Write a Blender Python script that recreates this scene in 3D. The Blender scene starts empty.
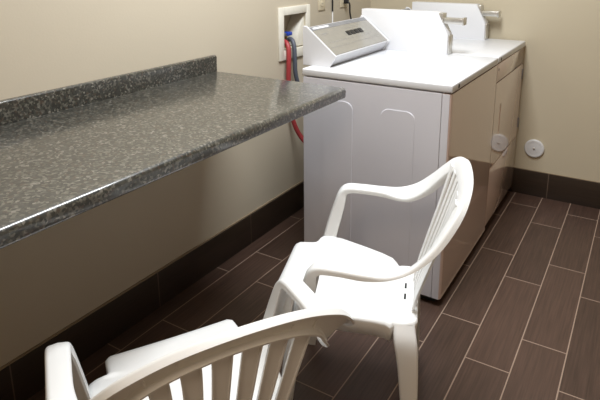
import bpy, bmesh, math, random
from mathutils import Vector, Matrix
random.seed(4)
SC = bpy.context.scene
COL = SC.collection
PI = math.pi

# ------------------------------------------------------------------ materials
def new_mat(name):
    m = bpy.data.materials.new(name); m.use_nodes = True
    nt = m.node_tree; b = nt.nodes['Principled BSDF']
    return m, nt, b

def N(nt, typ, **kw):
    n = nt.nodes.new(typ)
    for k, v in kw.items():
        setattr(n, k, v)
    return n

def plain(name, rgb, rough=.5, metal=0., coat=0., noise=.04, nscale=30., ior=1.5, bump=0., bscale=200.):
    m, nt, b = new_mat(name)
    tc = N(nt, 'ShaderNodeTexCoord'); nz = N(nt, 'ShaderNodeTexNoise')
    nz.inputs['Scale'].default_value = nscale; nz.inputs['Detail'].default_value = 3
    nt.links.new(tc.outputs['Object'], nz.inputs['Vector'])
    cr = N(nt, 'ShaderNodeValToRGB')
    cr.color_ramp.elements[0].position = .3; cr.color_ramp.elements[1].position = .7
    cr.color_ramp.elements[0].color = (*[c * (1 - noise) for c in rgb], 1)
    cr.color_ramp.elements[1].color = (*[min(1, c * (1 + noise)) for c in rgb], 1)
    nt.links.new(nz.outputs['Fac'], cr.inputs['Fac'])
    nt.links.new(cr.outputs['Color'], b.inputs['Base Color'])
    b.inputs['Roughness'].default_value = rough; b.inputs['Metallic'].default_value = metal
    b.inputs['IOR'].default_value = ior
    b.inputs['Coat Weight'].default_value = coat; b.inputs['Coat Roughness'].default_value = .06
    if bump:
        nz2 = N(nt, 'ShaderNodeTexNoise'); nz2.inputs['Scale'].default_value = bscale; nz2.inputs['Detail'].default_value = 2
        nt.links.new(tc.outputs['Object'], nz2.inputs['Vector'])
        bp = N(nt, 'ShaderNodeBump'); bp.inputs['Strength'].default_value = bump; bp.inputs['Distance'].default_value = .002
        nt.links.new(nz2.outputs['Fac'], bp.inputs['Height']); nt.links.new(bp.outputs['Normal'], b.inputs['Normal'])
    return m

def math_node(nt, op, a, b=None, c=None):
    n = N(nt, 'ShaderNodeMath', operation=op)
    for i, v in enumerate((a, b, c)):
        if v is None: continue
        if isinstance(v, (int, float)): n.inputs[i].default_value = v
        else: nt.links.new(v, n.inputs[i])
    return n.outputs[0]

def mix_col(nt, fac, a, b):
    n = N(nt, 'ShaderNodeMix', data_type='RGBA')
    for sock, v in ((n.inputs[0], fac), (n.inputs[6], a), (n.inputs[7], b)):
        if isinstance(v, (int, float)): sock.default_value = v
        elif isinstance(v, tuple): sock.default_value = (*v, 1)
        else: nt.links.new(v, sock)
    return n.outputs[2]

TW, TL, TX = .153, .606, .9988
def tile_mat():
    m, nt, b = new_mat('wood_look_floor_tile')
    tc = N(nt, 'ShaderNodeTexCoord'); sx = N(nt, 'ShaderNodeSeparateXYZ')
    nt.links.new(tc.outputs['Object'], sx.inputs[0])
    X, Y = sx.outputs[0], sx.outputs[1]
    u = math_node(nt, 'DIVIDE', math_node(nt, 'SUBTRACT', X, TX), TW)
    ci = math_node(nt, 'FLOOR', u); fu = math_node(nt, 'FRACT', u)
    par = math_node(nt, 'FLOORED_MODULO', ci, 2.0)
    off = math_node(nt, 'ADD', math_node(nt, 'MULTIPLY', par, -.203), -.174)
    v = math_node(nt, 'DIVIDE', math_node(nt, 'SUBTRACT', Y, off), TL)
    ri = math_node(nt, 'FLOOR', v); fv = math_node(nt, 'FRACT', v)
    gu = math_node(nt, 'MULTIPLY', math_node(nt, 'MINIMUM', fu, math_node(nt, 'SUBTRACT', 1.0, fu)), TW)
    gv = math_node(nt, 'MULTIPLY', math_node(nt, 'MINIMUM', fv, math_node(nt, 'SUBTRACT', 1.0, fv)), TL)
    g = math_node(nt, 'MINIMUM', gu, gv)
    grout = math_node(nt, 'LESS_THAN', g, .0021)
    # per tile tone
    cx = N(nt, 'ShaderNodeCombineXYZ'); nt.links.new(ci, cx.inputs[0]); nt.links.new(ri, cx.inputs[1])
    wn = N(nt, 'ShaderNodeTexWhiteNoise', noise_dimensions='3D'); nt.links.new(cx.outputs[0], wn.inputs['Vector'])
    # streaks along the plank
    mp = N(nt, 'ShaderNodeMapping'); mp.inputs['Scale'].default_value = (150, 5, 1)
    nt.links.new(tc.outputs['Object'], mp.inputs['Vector'])
    nz = N(nt, 'ShaderNodeTexNoise'); nz.inputs['Scale'].default_value = 1.0; nz.inputs['Detail'].default_value = 4
    nt.links.new(mp.outputs[0], nz.inputs['Vector'])
    f = math_node(nt, 'ADD', math_node(nt, 'MULTIPLY', nz.outputs['Fac'], 1.1), math_node(nt, 'MULTIPLY', wn.outputs['Value'], .25))
    f = math_node(nt, 'SUBTRACT', f, .2); 
    col = mix_col(nt, f, (.036, .021, .015), (.130, .075, .056))
    col = mix_col(nt, grout, col, (.36, .26, .20))
    nt.links.new(col, b.inputs['Base Color'])
    rg = math_node(nt, 'ADD', math_node(nt, 'MULTIPLY', grout, .4), .38)
    nt.links.new(rg, b.inputs['Roughness'])
    bp = N(nt, 'ShaderNodeBump'); bp.inputs['Strength'].default_value = .35; bp.inputs['Distance'].default_value = .0015
    h = math_node(nt, 'SUBTRACT', math_node(nt, 'MULTIPLY', nz.outputs['Fac'], .35), grout)
    nt.links.new(h, bp.inputs['Height']); nt.links.new(bp.outputs['Normal'], b.inputs['Normal'])
    return m

def base_mat(name, axis, joints0, period):
    m, nt, b = new_mat(name)
    tc = N(nt, 'ShaderNodeTexCoord'); sx = N(nt, 'ShaderNodeSeparateXYZ')
    nt.links.new(tc.outputs['Object'], sx.inputs[0])
    v = math_node(nt, 'DIVIDE', math_node(nt, 'SUBTRACT', sx.outputs[axis], joints0), period)
    fv = math_node(nt, 'FRACT', v)
    g = math_node(nt, 'MULTIPLY', math_node(nt, 'MINIMUM', fv, math_node(nt, 'SUBTRACT', 1.0, fv)), period)
    grout = math_node(nt, 'LESS_THAN', g, .0022)
    mp = N(nt, 'ShaderNodeMapping'); mp.inputs['Scale'].default_value = (4, 4, 130)
    nt.links.new(tc.outputs['Object'], mp.inputs['Vector'])
    nz = N(nt, 'ShaderNodeTexNoise'); nz.inputs['Scale'].default_value = 1.0; nz.inputs['Detail'].default_value = 3
    nt.links.new(mp.outputs[0], nz.inputs['Vector'])
    col = mix_col(nt, nz.outputs['Fac'], (.016, .010, .006), (.046, .029, .019))
    col = mix_col(nt, grout, col, (.13, .09, .065))
    nt.links.new(col, b.inputs['Base Color']); b.inputs['Roughness'].default_value = .4
    return m

def wall_mat(name, rgb):
    m, nt, b = new_mat(name)
    tc = N(nt, 'ShaderNodeTexCoord')
    nz = N(nt, 'ShaderNodeTexNoise'); nz.inputs['Scale'].default_value = 130; nz.inputs['Detail'].default_value = 3
    n2 = N(nt, 'ShaderNodeTexNoise'); n2.inputs['Scale'].default_value = 1.6
    nt.links.new(tc.outputs['Object'], nz.inputs['Vector']); nt.links.new(tc.outputs['Object'], n2.inputs['Vector'])
    col = mix_col(nt, n2.outputs['Fac'], tuple(c * .96 for c in rgb), tuple(min(1, c * 1.04) for c in rgb))
    nt.links.new(col, b.inputs['Base Color']); b.inputs['Roughness'].default_value = .55
    bp = N(nt, 'ShaderNodeBump'); bp.inputs['Strength'].default_value = .12; bp.inputs['Distance'].default_value = .002
    nt.links.new(nz.outputs['Fac'], bp.inputs['Height']); nt.links.new(bp.outputs['Normal'], b.inputs['Normal'])
    return m

def granite_mat():
    m, nt, b = new_mat('speckled_grey_laminate')
    tc = N(nt, 'ShaderNodeTexCoord')
    v1 = N(nt, 'ShaderNodeTexVoronoi'); v1.inputs['Scale'].default_value = 165
    v2 = N(nt, 'ShaderNodeTexVoronoi'); v2.inputs['Scale'].default_value = 90
    nz = N(nt, 'ShaderNodeTexNoise'); nz.inputs['Scale'].default_value = 55; nz.inputs['Detail'].default_value = 5
    for n in (v1, v2, nz): nt.links.new(tc.outputs['Object'], n.inputs['Vector'])
    s1 = N(nt, 'ShaderNodeSeparateColor'); nt.links.new(v1.outputs['Color'], s1.inputs[0])
    r1 = N(nt, 'ShaderNodeValToRGB'); r1.color_ramp.interpolation = 'CONSTANT'
    els = [(0, (.010, .011, .009)), (.34, (.034, .035, .028)), (.56, (.088, .084, .068)), (.74, (.045, .029, .020)), (.84, (.125, .118, .10)), (.96, (.19, .18, .155))]
    cr = r1.color_ramp
    while len(cr.elements) < len(els): cr.elements.new(.5)
    for e, (p, c) in zip(cr.elements, els): e.position = p; e.color = (*c, 1)
    nt.links.new(s1.outputs[0], r1.inputs['Fac'])
    s2 = N(nt, 'ShaderNodeSeparateColor'); nt.links.new(v2.outputs['Color'], s2.inputs[0])
    dk = math_node(nt, 'GREATER_THAN', s2.outputs[1], .78)
    col = mix_col(nt, math_node(nt, 'MULTIPLY', dk, .75), r1.outputs['Color'], (.022, .023, .021))
    col = mix_col(nt, math_node(nt, 'MULTIPLY', nz.outputs['Fac'], .25), col, (.050, .048, .041))
    nt.links.new(col, b.inputs['Base Color'])
    b.inputs['Roughness'].default_value = .42
    b.inputs['IOR'].default_value = 1.5
    b.inputs['Coat Weight'].default_value = .8; b.inputs['Coat Roughness'].default_value = .14; b.inputs['Coat IOR'].default_value = 1.65
    bp = N(nt, 'ShaderNodeBump'); bp.inputs['Strength'].default_value = .05; bp.inputs['Distance'].default_value = .001
    nt.links.new(nz.outputs['Fac'], bp.inputs['Height']); nt.links.new(bp.outputs['Normal'], b.inputs['Normal'])
    return m

M = {}
M['wall'] = wall_mat('beige_wall_paint', (.565, .50, .392))
M['wall_far'] = wall_mat('beige_far_wall_paint', (.56, .49, .36))
M['wall_dim'] = wall_mat('tan_wall_paint', (.46, .37, .26))
M['ceiling'] = wall_mat('white_ceiling_paint', (.80, .78, .72))
M['tile'] = tile_mat()
M['base_l'] = base_mat('brown_tile_baseboard_left', 1, -1.3315, .606)
M['base_f'] = base_mat('brown_tile_baseboard_far', 0, 1.1727, .606)
M['caulk'] = plain('tan_caulk', (.30, .23, .15), .6)
M['granite'] = granite_mat()
M['plastic'] = plain('white_moulded_plastic', (.82, .825, .82), .38, noise=.012, nscale=6)
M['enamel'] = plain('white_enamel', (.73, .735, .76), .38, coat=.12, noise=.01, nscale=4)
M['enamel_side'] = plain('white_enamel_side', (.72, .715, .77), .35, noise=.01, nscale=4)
M['enamel_front'] = plain('glossy_enamel_front_shade_tan', (.72, .56, .50), .06, coat=1., noise=.01, nscale=4, ior=1.9)  # white fronts: tan base colour carries their shade and warm reflections
M['steel'] = plain('brushed_steel', (.62, .61, .58), .32, metal=.9, noise=.06, nscale=60)
M['panel'] = plain('silver_beige_console_panel', (.33, .315, .28), .22, metal=.35, noise=.05, nscale=40)
M['band'] = plain('grey_console_band', (.20, .20, .21), .35, noise=.05)
M['lightgrey'] = plain('light_grey_plastic', (.58, .58, .60), .4)
M['black'] = plain('black_plastic', (.012, .012, .013), .4)
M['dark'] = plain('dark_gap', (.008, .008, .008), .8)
M['white'] = plain('white_label', (.85, .85, .85), .4)
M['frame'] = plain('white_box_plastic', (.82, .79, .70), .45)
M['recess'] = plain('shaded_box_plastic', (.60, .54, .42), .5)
M['red'] = plain('red_rubber', (.36, .04, .045), .45)
M['bluegrey'] = plain('grey_rubber_hose', (.09, .10, .13), .45)
M['blue'] = plain('blue_handle', (.02, .06, .42), .4)
M['brass'] = plain('brass', (.55, .40, .12), .3, metal=.8)
M['plate'] = plain('ivory_plate', (.70, .62, .46), .45)
M['cap'] = plain('white_cover_plate', (.70, .70, .70), .4)
M['text'] = plain('grey_printed_marks', (.22, .21, .20), .5)

# ------------------------------------------------------------------ mesh helpers
def link(name, bm, m, parent=None, smooth=True, angle=40):
    bmesh.ops.recalc_face_normals(bm, faces=bm.faces[:])
    me = bpy.data.meshes.new(name); bm.to_mesh(me); bm.free()
    me.materials.append(m)
    if smooth:
        for p in me.polygons: p.use_smooth = True
        me.set_sharp_from_angle(angle=math.radians(angle))
    o = bpy.data.objects.new(name, me); COL.objects.link(o)
    if parent is not None: o.parent = parent
    return o

def box(bm, x0, x1, y0, y1, z0, z1, bev=0., seg=2):
    r = bmesh.ops.create_cube(bm, size=1.0)
    vs = r['verts']
    for v in vs:
        v.co = Vector(((x0 + x1) / 2 + v.co.x * (x1 - x0), (y0 + y1) / 2 + v.co.y * (y1 - y0), (z0 + z1) / 2 + v.co.z * (z1 - z0)))
    if bev:
        es = list({e for v in vs for e in v.link_edges})
        bmesh.ops.bevel(bm, geom=es, offset=bev, segments=seg, profile=.5, affect='EDGES')
    return vs

def prism(bm, prof, axis, a0, a1, bev=0., seg=2):
    """closed profile extruded along an axis. prof gives the two other coordinates in order."""
    def P(p, a):
        if axis == 'y': return Vector((p[0], a, p[1]))
        if axis == 'x': return Vector((a, p[0], p[1]))
        return Vector((p[0], p[1], a))
    A = [bm.verts.new(P(p, a0)) for p in prof]; B = [bm.verts.new(P(p, a1)) for p in prof]
    n = len(prof); fs = [bm.faces.new(A), bm.faces.new(B[::-1])]
    for i in range(n):
        fs.append(bm.faces.new((A[i], B[i], B[(i + 1) % n], A[(i + 1) % n])))
    if bev:
        es = list({e for f in fs[:2] for e in f.edges})
        bmesh.ops.bevel(bm, geom=es, offset=bev, segments=seg, profile=.5, affect='EDGES')

def rrect(x0, x1, z0, z1, r, n=6):
    out = []
    for cx, cz, a0 in ((x1 - r, z1 - r, 0), (x0 + r, z1 - r, 90), (x0 + r, z0 + r, 180), (x1 - r, z0 + r, 270)):
        for i in range(n + 1):
            a = math.radians(a0 + 90 * i / n)
            out.append((cx + r * math.cos(a), cz + r * math.sin(a)))
    return out

def cr(P, k):
    """Catmull-Rom through P, k samples per span"""
    P = [Vector(p) for p in P]; out = []
    for i in range(len(P) - 1):
        p0 = P[i - 1] if i else P[0] * 2 - P[1]
        p1, p2 = P[i], P[i + 1]
        p3 = P[i + 2] if i + 2 < len(P) else P[-1] * 2 - P[-2]
        for j in range(k):
            t = j / k
            out.append(.5 * ((2 * p1) + (p2 - p0) * t + (2 * p0 - 5 * p1 + 4 * p2 - p3) * t * t + (3 * p1 - p0 - 3 * p2 + p3) * t ** 3))
    out.append(P[-1]); return out

def tube(bm, P, r, k=6, seg=12, closed_ends=True):
    pts = cr(P, k); rings = []
    up = Vector((.31, .17, .93))
    for i, p in enumerate(pts):
        t = (pts[min(i + 1, len(pts) - 1)] - pts[max(i - 1, 0)]).normalized()
        a = t.cross(up)
        if a.length < .1: a = t.cross(Vector((1, 0, 0)))
        a.normalize(); b = t.cross(a)
        rings.append([bm.verts.new(p + (a * math.cos(2 * PI * j / seg) + b * math.sin(2 * PI * j / seg)) * r) for j in range(seg)])
        up = -b if (-b).dot(up) > 0 else b
    for A, B in zip(rings, rings[1:]):
        for j in range(seg): bm.faces.new((A[j], A[(j + 1) % seg], B[(j + 1) % seg], B[j]))
    if closed_ends: bm.faces.new(rings[0][::-1]); bm.faces.new(rings[-1])

def lathe(bm, prof, seg, mtx):
    """prof: list of (radius, height); revolve about local Z then transform"""
    rings = []
    for r, h in prof:
        if r < 1e-6: rings.append([bm.verts.new(mtx @ Vector((0, 0, h)))])
        else: rings.append([bm.verts.new(mtx @ Vector((r * math.cos(2 * PI * j / seg), r * math.sin(2 * PI * j / seg), h))) for j in range(seg)])
    for A, B in zip(rings, rings[1:]):
        for j in range(seg):
            a = A[j % len(A)], A[(j + 1) % len(A)]; b = B[j % len(B)], B[(j + 1) % len(B)]
            f = [a[0]] + ([a[1]] if len(A) > 1 else []) + ([b[1]] if len(B) > 1 else []) + [b[0]]
            if len(f) > 2: bm.faces.new(f)

def tag(o, label=None, cat=None, group=None, kind=None):
    if label: o['label'] = label
    if cat: o['category'] = cat
    if group: o['group'] = group
    if kind: o['kind'] = kind
    return o

def thing(name, loc, label, cat, rz=0, group=None):
    o = bpy.data.objects.new(name, None); COL.objects.link(o)
    o.location = loc; o.rotation_euler = (0, 0, rz); o.empty_display_size = .1
    return tag(o, label, cat, group)

def at(o, parent, x, y, z):      # keep world-coordinate meshes under an empty whose base is elsewhere
    o.location = Vector(o.location) - Vector(parent.location)
    return o

# ------------------------------------------------------------------ the room
XR, YB, ZC = 2.75, -5.2, 2.55
bm = bmesh.new(); box(bm, -.1, XR + .1, YB - .1, .1, -.08, 0)
tag(link('floor', bm, M['tile'], smooth=False), kind='structure')
bm = bmesh.new(); box(bm, -.1, XR + .1, YB - .1, .1, ZC, ZC + .08)
tag(link('ceiling', bm, M['ceiling'], smooth=False), kind='structure')
# left wall with a square hole for the outlet box
HY0, HY1, HZ0, HZ1 = -1.022, -.797, .912, 1.102
bm = bmesh.new()
box(bm, -.1, 0, YB, HY0, 0, ZC); box(bm, -.1, 0, HY1, 0, 0, ZC)
box(bm, -.1, 0, HY0, HY1, 0, HZ0); box(bm, -.1, 0, HY0, HY1, HZ1, ZC)
tag(link('wall_left', bm, M['wall'], smooth=False), kind='structure')
bm = bmesh.new(); box(bm, -.1, XR + .1, 0, .1, 0, ZC)
tag(link('wall_far', bm, M['wall_far'], smooth=False), kind='structure')
bm = bmesh.new(); box(bm, XR, XR + .1, YB, 0, 0, ZC)
tag(link('wall_right', bm, M['wall_dim'], smooth=False), kind='structure')
bm = bmesh.new(); box(bm, -.1, XR + .1, YB - .1, YB, 0, ZC)
tag(link('wall_back', bm, M['wall_dim'], smooth=False), kind='structure')
HB = .153
bm = bmesh.new(); box(bm, 0, .011, YB, 0, 0, HB, .0015)
tag(link('baseboard_left', bm, M['base_l']), kind='structure')
bm = bmesh.new(); box(bm, .011, XR, -.011, 0, 0, HB, .0015)
tag(link('baseboard_far', bm, M['base_f']), kind='structure')
bm = bmesh.new(); box(bm, 0, .007, YB, -.007, HB, HB + .006)
tag(link('trim_1', bm, M['caulk']), kind='structure')
bm = bmesh.new(); box(bm, .007, XR, -.007, 0, HB, HB + .003)
tag(link('trim_2', bm, M['caulk']), kind='structure')

# ------------------------------------------------------------------ counter
CX, CY1, CT, CB = .637, -1.539, .906, .867
ct = thing('mounted_countertop', (0, -3, CB), 'long speckled dark grey countertop with low backsplash along the left wall', 'countertop')
r = .013
prof = [(.0, CB), (CX - .008, CB)]
for i in range(5):
    a = -PI / 2 + PI / 2 * i / 4; prof.append((CX - .008 + .008 * math.cos(a), CB + .008 + .008 * math.sin(a)))
for i in range(9):
    a = PI / 2 * i / 8; prof.append((CX - r + r * math.cos(a), CT - r + r * math.sin(a)))
prof += [(.0, CT)]
bm = bmesh.new(); prism(bm, prof, 'y', YB + .3, CY1, .0025)
at(link('counter_slab', bm, M['granite'], ct), ct, 0, 0, 0)
prof = [(0, CT), (.019, CT), (.019, CT + .062)]
for i in range(1, 6):
    a = PI / 2 * i / 5; prof.append((.012 + .007 * math.cos(a), CT + .062 + .007 * math.sin(a)))
prof += [(0, CT + .069)]
bm = bmesh.new(); prism(bm, prof, 'y', YB + .3, CY1, .003)
at(link('backsplash', bm, M['granite'], ct), ct, 0, 0, 0)

# ------------------------------------------------------------------ washing machine
WX0, WX1, WY0, WY1, ZT, ZP = .335, .980, -1.357, -.662, .920, .889
wa = thing('washing_machine', (.66, -1.0, 0), 'white coin-operated washing machine with slanted control console, nearest the camera', 'washing machine')
def part(name, bm, m, root, **kw):
    return at(link(name, bm, m, root, **kw), root, 0, 0, 0)
# top
def top_plate(root, x0, x1, y0, y1):
    bm = bmesh.new(); box(bm, x0, x1, y0, y1, ZP, ZT, .006, 3)
    return part('top_panel', bm, M['enamel'], root)
top_plate(wa, WX0 - .005, WX1 + .002, WY0 - .002, WY1)
# cabinet core
bm = bmesh.new(); box(bm, WX0, .944, WY0 + .005, WY1 - .003, .035, ZP - .004)
part('cabinet', bm, M['enamel_side'], wa)
bm = bmesh.new()
box(bm, WX0, .9425, WY0, WY0 + .006, .032, ZP - .005, .002)
for x0, x1, z1 in ((.432, .573, .800), (.700, .841, .795)):
    prism(bm, rrect(x0, x1, .12, z1, .03), 'y', WY0 - .0028, WY0 + .003, .0024, 2)
part('side_panel', bm, M['enamel_side'], wa, smooth=False)
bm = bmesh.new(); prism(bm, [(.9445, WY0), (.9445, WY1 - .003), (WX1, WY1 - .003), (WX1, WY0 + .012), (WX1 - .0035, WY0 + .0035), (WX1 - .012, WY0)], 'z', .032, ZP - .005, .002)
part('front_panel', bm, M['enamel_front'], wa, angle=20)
bm = bmesh.new(); prism(bm, [(.9445, WY0 - .0006), (.9445, WY0 + .01), (.972, WY0 + .01), (.972, WY0 - .0006)], 'z', .033, ZP - .006, .0003)
part('corner_strip', bm, M['enamel_side'], wa, smooth=False)
bm = bmesh.new(); box(bm, WX0 + .03, .955, WY0 + .012, WY1 - .02, .012, .036)
part('toe_recess', bm, M['dark'], wa)
for x in (.38, .93):
    for y in (WY0 + .05, WY1 - .05):
        bm = bmesh.new(); lathe(bm, [(0, 0), (.02, 0), (.02, .012), (.012, .014), (.012, .03), (0, .03)], 16, Matrix.Translation((x, y, 0)))
        part('foot', bm, M['black'], wa)
bm = bmesh.new(); lathe(bm, [(0, 0), (.0085, 0), (.0085, .001), (0, .001)], 16, Matrix.Translation((WX1 + .0018, WY0 + .075, ZP + .014)) @ Matrix.Rotation(PI / 2, 4, 'Y'))
part('screw_hole', bm, M['dark'], wa)

# console
def console(root, y0, y1, full=True):
    prof = [(.290, ZT - .001), (.290, 1.083), (.296, 1.090), (.310, 1.088), (.456, .970), (.424, ZT - .001)]
    pin = [(.296, ZT), (.296, 1.080), (.310, 1.081), (.449, .968), (.417, ZT)]
    bm = bmesh.new(); prism(bm, pin, 'y', y0 + .006, y1 - .006)
    cs = part('control_console', bm, M['lightgrey'], root, smooth=False)
    for a, b in ((y0, y0 + .008), (y1 - .008, y1)):
        bm = bmesh.new(); prism(bm, prof, 'y', a, b, .0025)
        e = link('end_cap', bm, M['enamel'], cs, angle=20)
    A, B = Vector((.312, 0, 1.0805)), Vector((.4475, 0, .9705)); nv = Vector((.631, 0, .776)); L = (B - A).length
    def quad(s0, s1, t0, t1, h0, h1, bm):
        vs = []
        for h in (h0, h1):
            for s, t in ((s0, t0), (s1, t0), (s1, t1), (s0, t1)):
                p = A + (B - A) * s + nv * h; p.y = y0 + (y1 - y0) * t; vs.append(bm.verts.new(p))
        bm.faces.new(vs[:4][::-1]); bm.faces.new(vs[4:])
        for i in range(4): bm.faces.new((vs[i], vs[(i + 1) % 4], vs[4 + (i + 1) % 4], vs[4 + i]))
    bm = bmesh.new(); quad(0, .985, .016, .984, -.002, .0012, bm)
    link('control_panel', bm, M['panel'], cs, smooth=False)
    bm = bmesh.new(); quad(.0, .12, .017, .983, 0, .0020, bm)
    link('header_band', bm, M['band'], cs, smooth=False)
    if full:
        bm = bmesh.new(); quad(.035, .085, .06, .30, .001, .0026, bm)
        link('name_strip', bm, M['white'], cs, smooth=False)
        for k in range(4):
            bm = bmesh.new(); t = .46 + .073 * k; quad(.36, .50, t, t + .055, .001, .005, bm)
            link('display_button', bm, M['black'], cs, smooth=False)
        bm = bmesh.new()
        quad(.27, .285, .10, .20, .001, .0016, bm); quad(.31, .322, .10, .16, .001, .0016, bm)
        for k in range(10): quad(.585, .597, .12 + .075 * k, .165 + .075 * k, .001, .0016, bm)
        quad(.25, .26, .5, .72, .001, .0016, bm); quad(.75, .757, .06, .93, .001, .0016, bm)
        link('printed_marks', bm, M['text'], cs, smooth=False)
    bm = bmesh.new(); box(bm, .30, .4225, y0 + .01, y1 - .01, ZT - .0005, ZT + .004)
    link('base_gap', bm, M['band'], cs, smooth=False)
    return cs
console(wa, -1.287, -.727)

def coin_box(root, y0, y1, x0, x1, zs, slide_z, zt):
    zb = ZT - .001
    prof = [(x0, zb), (x0, zt), (x1 - .055, zt), (x1 - .012, zt - .085), (x1 - .002, zt - .10), (x1, zb)]
    bm = bmesh.new(); prism(bm, prof, 'y', y0, y1, .003)
    c = part('coin_box', bm, M['enamel'], root)
    # grey front: slide plate, latch and lower door
    bm = bmesh.new(); box(bm, x1 - .004, x1 + .006, y0 + .008, y1 - .004, zb + .002, zt - .108, .002)
    link('cash_door', bm, M['steel'], c).location = c.location * 0
    bm = bmesh.new(); box(bm, x1 - .055, x1 - .030, y0 + .004, y1 - .006, slide_z - .012, zt - .004, .003)
    link('slide_mount', bm, M['steel'], c)
    bm = bmesh.new(); box(bm, x1 - .04, x1 + .068, y0 + .012, y1 - .016, slide_z - .014, slide_z + .014, .003)
    box(bm, x1 + .060, x1 + .070, y0 + .006, y1 - .010, slide_z - .018, slide_z + .018, .003)
    link('coin_slide', bm, M['steel'], c)
    return c
coin_box(wa, -.722, -.656, .292, .752, 0, 1.082, 1.121)

# ------------------------------------------------------------------ dryer
DX1, DY0, DY1 = .978, -.652, -.022
dr = thing('clothes_dryer', (.66, -.33, 0), 'white coin-operated dryer in the far corner, behind the washing machine', 'dryer')
top_plate(dr, WX0 - .005, DX1 + .003, DY0, DY1)
bm = bmesh.new(); box(bm, WX0, .944, DY0 + .002, DY1 - .003, .05, ZP - .003, .002)
part('cabinet', bm, M['enamel_side'], dr)
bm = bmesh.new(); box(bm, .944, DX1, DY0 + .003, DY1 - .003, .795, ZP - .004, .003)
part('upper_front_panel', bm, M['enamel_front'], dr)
hy0, hy1, hz0, hz1 = -.548, -.508, .505, .668
y0, y1, z0, z1 = DY0 + .003, DY1 - .003, .362, .791
door = bmesh.new()
def frame_plate(bm, Y0, Y1, Z0, Z1, inner, xf, depth):
    """flat plate with a rounded pocket pressed into it"""
    n = len(inner); outer = [(Y0, Z0), (Y1, Z0), (Y1, Z1), (Y0, Z1)]
    cy = sum(p[0] for p in inner) / n; cz = sum(p[1] for p in inner) / n
    vo = [bm.verts.new((xf, *p)) for p in outer]; vi = [bm.verts.new((xf, *p)) for p in inner]
    es = [bm.edges.new((l[i], l[(i + 1) % len(l)])) for l in (vo, vi) for i in range(len(l))]
    bmesh.ops.triangle_fill(bm, use_beauty=True, use_dissolve=False, edges=es)
    vb = [bm.verts.new((xf - depth, cy + (p[0] - cy) * .8, cz + (p[1] - cz) * .93)) for p in inner]
    for i in range(n): bm.faces.new((vi[i], vi[(i + 1) % n], vb[(i + 1) % n], vb[i]))
    bm.faces.new(vb)
    vk = [bm.verts.new((xf - .03, *p)) for p in outer]
    for i in range(4): bm.faces.new((vk[i], vk[(i + 1) % 4], vo[(i + 1) % 4], vo[i]))
    bm.faces.new(vk[::-1])
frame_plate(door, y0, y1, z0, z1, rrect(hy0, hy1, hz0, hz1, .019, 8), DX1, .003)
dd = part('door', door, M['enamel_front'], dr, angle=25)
for z in (.73, .44):
    bm = bmesh.new(); box(bm, .962, DX1 + .004, DY1 - .006, DY1 + .006, z - .03, z + .03, .002)
    link('hinge', bm, M['band'], dd).location = (0, 0, 0)
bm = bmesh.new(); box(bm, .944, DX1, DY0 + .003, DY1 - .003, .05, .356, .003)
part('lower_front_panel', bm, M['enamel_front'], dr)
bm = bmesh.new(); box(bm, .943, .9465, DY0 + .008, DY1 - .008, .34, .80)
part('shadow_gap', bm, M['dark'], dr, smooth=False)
bm = bmesh.new(); box(bm, WX0 + .03, .95, DY0 + .012, DY1 - .012, .012, .052)
part('toe_recess', bm, M['dark'], dr)
for x in (.38, .93):
    for y in (DY0 + .05, DY1 - .05):
        bm = bmesh.new(); lathe(bm, [(0, 0), (.02, 0), (.02, .012), (.012, .014), (.012, .05), (0, .05)], 16, Matrix.Translation((x, y, 0)))
        part('foot', bm, M['black'], dr)
for (y, z, rr) in ((DY0 + .05, ZP + .014, .0085), (DY0 + .03, .855, .006)):
    bm = bmesh.new(); lathe(bm, [(0, 0), (rr, 0), (rr, .001), (0, .001)], 16, Matrix.Translation((DX1 + (.0028 if z > .87 else -.0002), y, z)) @ Matrix.Rotation(PI / 2, 4, 'Y'))
    part('screw_hole' if z > .87 else 'key_lock', bm, M['dark'], dr)
console(dr, -.62, -.112, full=False)
coin_box(dr, -.106, -.036, .326, .770, 0, 1.068, 1.119)

# ------------------------------------------------------------------ outlet box, hoses, plates on the left wall
ob = thing('washer_outlet_box', (0, -.91, .872), 'white recessed washer outlet box with valves in the left wall above the counter end', 'outlet box')
bm = bmesh.new()
FY0, FY1, FZ0, FZ1 = -1.057, -.766, .872, 1.137
IY0, IY1, IZ0, IZ1 = -1.015, -.804, .92, 1.097
for a in ((FY0, IY0, FZ0, FZ1), (IY1, FY1, FZ0, FZ1), (IY0 - .002, IY1 + .002, FZ0, IZ0), (IY0 - .002, IY1 + .002, IZ1, FZ1)):
    box(bm, 0, .010, *a, .002)
part('frame', bm, M['frame'], ob)
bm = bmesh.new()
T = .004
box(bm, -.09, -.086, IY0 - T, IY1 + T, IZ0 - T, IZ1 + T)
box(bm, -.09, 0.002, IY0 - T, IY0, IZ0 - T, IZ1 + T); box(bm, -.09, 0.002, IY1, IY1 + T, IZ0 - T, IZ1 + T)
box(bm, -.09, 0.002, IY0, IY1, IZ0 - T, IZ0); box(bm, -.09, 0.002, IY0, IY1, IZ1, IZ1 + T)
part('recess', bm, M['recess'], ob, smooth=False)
for (y, hm) in ((-.977, M['bluegrey']), (-.922, M['blue'])):
    bm = bmesh.new(); lathe(bm, [(0, -.022), (.011, -.022), (.011, -.005), (.015, 0), (.015, .022), (.009, .027), (.009, .050), (0, .050)], 14, Matrix.Translation((-.045, y, .945)))
    v = part('valve', bm, M['brass'], ob)
    bm = bmesh.new(); box(bm, -.055, -.016, y - .022, y + .022, .985, 1.004, .005)
    h = link('handle', bm, hm, v)
    if hm is M['blue']: tag(h, label='blue valve handle')
bm = bmesh.new(); prism(bm, [(-.8045, 1.088), (-.8045, .925), (-.862, .925), (-.872, .985)], 'x', -.085, -.006, .002)
part('inner_panel', bm, M['frame'], ob)
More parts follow.
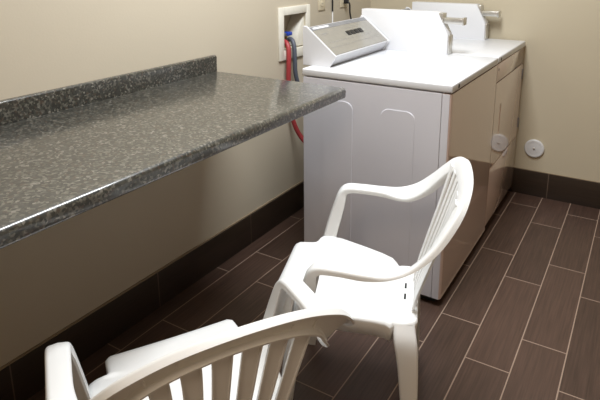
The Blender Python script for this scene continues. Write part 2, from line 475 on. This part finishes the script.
bm = bmesh.new(); tube(bm, [(-.0285, -.977, .957), (-.010, -.984, .962), (.010, -.992, .952), (.025, -1.0, .920), (.029, -1.008, .85), (.025, -1.005, .75), (.020, -.985, .62), (.03, -.965, .53), (.06, -.945, .455), (.13, -.94, .40), (.25, -.95, .38), (.328, -.95, .38)], .0125)
tag(link('water_hose', bm, M['red']), 'red rubber water hose hanging from the outlet box to the washing machine', 'hose', 'water hoses')
bm = bmesh.new(); tube(bm, [(-.0285, -.927, .960), (-.010, -.934, .970), (.012, -.944, .962), (.027, -.952, .93), (.032, -.955, .87), (.032, -.945, .78), (.05, -.90, .65), (.12, -.86, .52), (.25, -.86, .45), (.328, -.86, .45)], .0115)
tag(link('water_hose', bm, M['bluegrey']), 'dark blue-grey water hose hanging beside the red one', 'hose', 'water hoses')
def outlet_plate(y0, y1, zb, label):
    t = thing('outlet_plate', (0, (y0 + y1) / 2, zb), label, 'wall outlet', group='outlet plates on the left wall')
    bm = bmesh.new(); box(bm, 0, .006, y0, y1, zb, zb + .118, .003)
    part('cover', bm, M['plate'], t)
    ym = (y0 + y1) / 2
    for dz in (.036, .082):
        bm = bmesh.new(); prism(bm, rrect(ym - .016, ym + .016, zb + dz - .014, zb + dz + .014, .009), 'x', .005, .0085)
        s = part('socket', bm, M['plate'], t)
        for dy in (-.006, .006):
            bm = bmesh.new(); box(bm, .0084, .0088, ym + dy - .001, ym + dy + .001, zb + dz - .004, zb + dz + .005)
            link('slot', bm, M['dark'], s)
    return t
outlet_plate(-.669, -.598, 1.095, 'ivory outlet plate on the left wall, nearer the outlet box')
outlet_plate(-.416, -.335, 1.094, 'ivory outlet plate on the left wall, farther right with a plugged cord')
bm = bmesh.new(); box(bm, .0092, .034, -.392, -.362, 1.115, 1.145, .006)
pc = thing('power_cord', (0, -.377, 1.13), 'dark plugged power cord dropping behind the machines from the farther outlet plate', 'cord')
part('plug', bm, M['black'], pc)
bm = bmesh.new(); tube(bm, [(.03, -.377, 1.13), (.042, -.374, 1.11), (.04, -.365, 1.06), (.05, -.355, 1.0), (.10, -.36, .85), (.2, -.37, .6), (.33, -.37, .55)], .005)
part('cable', bm, M['black'], pc)
pw = thing('hanging_cord', (0, -.516, 1.0), 'thin black cord with pale lower end hanging between the two outlet plates', 'cord')
bm = bmesh.new(); tube(bm, [(.006, -.516, 1.45), (.006, -.516, 1.25), (.006, -.516, 1.075)], .0045)
part('cable', bm, M['black'], pw)
bm = bmesh.new(); tube(bm, [(.006, -.516, 1.08), (.006, -.516, 1.03), (.006, -.516, .97)], .0045)
part('pale_end', bm, M['white'], pw)

# round plate on the far wall
cp = thing('cover_plate', (1.079, 0, .292), 'round white cover plate low on the far wall beside the dryer', 'cover plate')
mt = Matrix.Translation((1.079, 0, .292)) @ Matrix.Rotation(PI / 2, 4, 'X')
bm = bmesh.new(); lathe(bm, [(.052, 0), (.055, .002), (.055, .009), (.052, .013), (.046, .0145), (.043, .0135), (.03, .015), (0, .0155)], 40, mt)
part('disc', bm, M['cap'], cp)
bm = bmesh.new(); lathe(bm, [(.006, .0150), (.006, .0175), (.003, .019), (0, .019)], 16, mt)
part('screw', bm, M['steel'], cp)

# ------------------------------------------------------------------ chairs
HALF = [  # outer edge, inner edge, flange depth : front post -> arm -> back
    ((.262, .165, .400), (.202, .165, .400), .045),
    ((.270, .145, .480), (.214, .145, .480), .042),
    ((.277, .122, .555), (.226, .122, .555), .036),
    ((.281, .108, .593), (.232, .106, .591), .028),
    ((.283, .082, .611), (.235, .080, .608), .020),
    ((.285, .030, .612), (.238, .030, .608), .017),
    ((.287, -.040, .609), (.240, -.040, .601), .017),
    ((.285, -.100, .613), (.230, -.098, .588), .012),
    ((.275, -.153, .636), (.221, -.134, .594), .013),
    ((.256, -.199, .679), (.206, -.180, .630), .018),
    ((.227, -.235, .725), (.179, -.213, .677), .020),
    ((.183, -.263, .766), (.148, -.241, .719), .020),
    ((.105, -.281, .796), (.090, -.258, .747), .020),
    ((.0, -.286, .805), (.0, -.262, .757), .020)]
def mir(p): return (-p[0], p[1], p[2])

def strip_frames(pts, k):
    O = cr([p[0] for p in pts], k); I = cr([p[1] for p in pts], k); F = cr([(p[2], 0, 0) for p in pts], k)
    fr = []
    for i in range(len(O)):
        c0 = (O[max(i - 1, 0)] + I[max(i - 1, 0)]) / 2; j = min(i + 1, len(O) - 1); c1 = (O[j] + I[j]) / 2
        w = O[i] - I[i]; n = (c1 - c0).cross(w).normalized()
        fr.append((I[i], w, n, F[i].x))
    return fr

def strip_mesh(bm, fr, th=.005, r=.009, crown=.002, na=5):
    rings = []
    for I, w, n, fl in fr:
        W = w.length; d = w / W; prof = [(0, -fl)]
        for i in range(na + 1):
            a = PI - PI / 2 * i / na; prof.append((r + r * math.cos(a), -r + r * math.sin(a)))
        prof.append((W / 2, crown))
        for i in range(na + 1):
            a = PI / 2 - PI / 2 * i / na; prof.append((W - r + r * math.cos(a), -r + r * math.sin(a)))
        prof += [(W, -fl), (W - th, -fl), (W - th, -r), (W - r, -th), (W / 2, crown - th), (r, -th), (th, -r), (th, -fl)]
        rings.append([bm.verts.new(I + d * a + n * b) for a, b in prof])
    m = len(rings[0])
    for A, B in zip(rings, rings[1:]):
        for j in range(m): bm.faces.new((A[j], A[(j + 1) % m], B[(j + 1) % m], B[j]))
    bm.faces.new(rings[0]); bm.faces.new(rings[-1][::-1])

def make_chair(label):
    t = thing('plastic_armchair', (0, 0, 0), label, 'chair', group='white plastic armchairs')
    K = 5
    full = HALF + [(mir(o), mir(i), f) for o, i, f in HALF[-2::-1]]
    fr = strip_frames(full, K); cut = 9 * K; n = len(fr)
    bm = bmesh.new(); strip_mesh(bm, fr[:cut + 1]); link('armrest', bm, M['plastic'], t)
    bm = bmesh.new(); strip_mesh(bm, fr[n - 1 - cut:]); link('armrest', bm, M['plastic'], t)
    bm = bmesh.new(); strip_mesh(bm, fr[cut:n - cut])
    back = link('backrest', bm, M['plastic'], t)
    # six slats fanning out towards the rail
    line = [(-.2655, .757), (-.252, .712), (-.228, .630), (-.200, .540), (-.173, .450), (-.160, .395)]
    for k in range(6):
        pts = []
        for i, (y, z) in enumerate(line):
            s = 1 - .42 * i / 5; c = (k - 2.5) * .0550 * s; hw = .0192 * s
            if k in (0, 5):
                c += (1 if k == 5 else -1) * .002 * s
            yy = y + .55 * c * c
            pts.append(((c - hw, yy, z), (c + hw, yy, z), .007))
        bm = bmesh.new(); strip_mesh(bm, strip_frames(pts, 4), th=.003, r=.003, crown=.0005, na=2)
        link('slat', bm, M['plastic'], back)
    # seat
    rows = [(.246, .132, .417), (.244, .146, .424), (.238, .156, .431), (.226, .161, .4355), (.205, .162, .437), (.185, .162, .436), (.172, .164, .435),
            (.166, .172, .435), (.161, .196, .4345), (.154, .206, .434), (.130, .209, .431), (.090, .208, .425), (.050, .203, .417), (.0, .194, .408), (-.05, .183, .399),
            (-.085, .175, .393), (-.100, .170, .391), (-.106, .156, .390), (-.112, .150, .389), (-.140, .148, .388), (-.165, .140, .390), (-.172, .130, .392)]
    us = [-1, -.985, -.95, -.88, -.75, -.55, -.3, 0, .3, .55, .75, .88, .95, .985, 1]
    bm = bmesh.new(); G = []
    for y, hw, z in rows:
        rim = .014 * max(0, min(1, (y + .100) / .02)) * max(0, min(1, (.20 - y) / .08))
        R = []
        for u in us:
            a = abs(u); q = max(0, (a - .70) / .30); q = q * q * (3 - 2 * q)
            zz = z + rim * q - (.005 * max(0, (a - .95) / .05) ** 2) - .006 * (1 - a * a) * (1 if y < .2 else .4)
            R.append(bm.verts.new((u * hw, y, zz)))
        G.append(R)
    for A, B in zip(G, G[1:]):
        for j in range(len(us) - 1): bm.faces.new((A[j], A[j + 1], B[j + 1], B[j]))
    border = G[0][:] + [R[-1] for R in G[1:]] + G[-1][-2::-1] + [R[0] for R in G[-2:0:-1]]
    cen = Vector((0, .04, 0))
    prev = border
    for dz, ds in ((-.002, 1.007), (-.006, 1.011), (-.011, 1.011), (-.045, 1.004)):
        cur = []
        for v in border:
            d = Vector((v.co.x, v.co.y, 0)) - cen
            p = cen + d * ds; cur.append(bm.verts.new((p.x, p.y, v.co.z + dz)))
        for j in range(len(border)):
            k2 = (j + 1) % len(border); bm.faces.new((prev[j], prev[k2], cur[k2], cur[j]))
        prev = cur
    seat = link('seat', bm, M['plastic'], t, angle=60)
    sm = seat.modifiers.new('thick', 'SOLIDIFY'); sm.thickness = .0035; sm.offset = -1
    for x in (-.012, .045):
        bm = bmesh.new(); box(bm, x - .014, x + .014, -.1375, -.1315, .379, .3840, .001)
        link('drain_slot', bm, M['dark'], seat)
    # legs
    for s in (1, -1):
        P = lambda p: (p[0] * s, p[1], p[2])
        O = [(.236, .214, 0), (.245, .201, .15), (.254, .184, .29), (.262, .165, .41)]
        I = [(.202, .214, 0), (.203, .201, .15), (.203, .184, .29), (.202, .165, .41)]
        pts = [(P(o), P(i), f) for o, i, f in zip(O, I, (.030, .035, .040, .045))]
        if s < 0: pts = [(i, o, f) for o, i, f in pts]
        bm = bmesh.new(); strip_mesh(bm, strip_frames(pts, 4)); link('leg', bm, M['plastic'], t)
        O = [(.214, -.186, 0), (.204, -.184, .15), (.193, -.181, .28), (.180, -.176, .345), (.152, -.168, .386)]
        I = [(.214, -.148, 0), (.204, -.138, .15), (.193, -.124, .28), (.181, -.112, .345), (.154, -.108, .386)]
        pts = [(P(o), P(i), f) for o, i, f in zip(O, I, (.028, .031, .034, .036, .030))]
        if s < 0: pts = [(i, o, f) for o, i, f in pts]
        bm = bmesh.new(); strip_mesh(bm, strip_frames(pts, 4)); link('leg', bm, M['plastic'], t)
    return t

def copy_tree(o, parent=None):
    c = o.copy(); COL.objects.link(c)
    if parent is not None: c.parent = parent
    for ch in list(o.children): copy_tree(ch, c)
    return c
c1 = make_chair('white plastic armchair beside the washing machine, seen from its side')
c2 = copy_tree(c1)
c2['label'] = 'white plastic armchair nearest the camera, its slatted back turned towards us'
c1.location = (.9075, -1.9380, 0); c1.rotation_euler.z = 1.913
c2.location = (.8254, -2.5651, 0); c2.rotation_euler.z = 1.0382

# ------------------------------------------------------------------ light
def area(name, loc, sx, sy, power, col, rot=(0, 0, 0)):
    l = bpy.data.lights.new(name, 'AREA'); l.shape = 'RECTANGLE'; l.size = sx; l.size_y = sy; l.energy = power; l.color = col
    o = bpy.data.objects.new(name, l); COL.objects.link(o); o.location = loc; o.rotation_euler = rot
    return o
area('ceiling_light', (.85, -1.66, ZC - .03), .5, 1.1, 55, (.93, .97, 1))
area('rear_warm_fill', (1.5, -4.3, ZC - .03), .6, 1.2, 19, (1, .80, .60))  # added warm fill behind the camera, lifts the shaded faces
w = bpy.data.worlds.new('room_air'); SC.world = w; w.use_nodes = True
w.node_tree.nodes['Background'].inputs[0].default_value = (1, .80, .56, 1)
w.node_tree.nodes['Background'].inputs[1].default_value = .09

# ------------------------------------------------------------------ camera
yaw, pitch, roll, F, PX, PY = -.5452, -.2402, -.0016, 553.27, 313.02, 96.02
f = Vector((math.sin(yaw) * math.cos(pitch), math.cos(yaw) * math.cos(pitch), math.sin(pitch)))
r0 = Vector((math.cos(yaw), -math.sin(yaw), 0)); u0 = r0.cross(f)
rr = r0 * math.cos(roll) + u0 * math.sin(roll); uu = u0 * math.cos(roll) - r0 * math.sin(roll)
cam = bpy.data.cameras.new('camera'); co = bpy.data.objects.new('camera', cam); COL.objects.link(co)
mw = Matrix((rr, uu, -f)).transposed().to_4x4(); mw.translation = Vector((1.5654, -3.3041, 1.3629))
co.matrix_world = mw
cam.sensor_fit = 'HORIZONTAL'; cam.sensor_width = 36; cam.lens = F * 36 / 600
cam.shift_x = (300 - PX) / 600; cam.shift_y = (PY - 200) / 600
cam.clip_start = .02
SC.camera = co
SC.view_settings.view_transform = 'Standard'
SC.view_settings.look = 'None'
SC.view_settings.exposure = .1
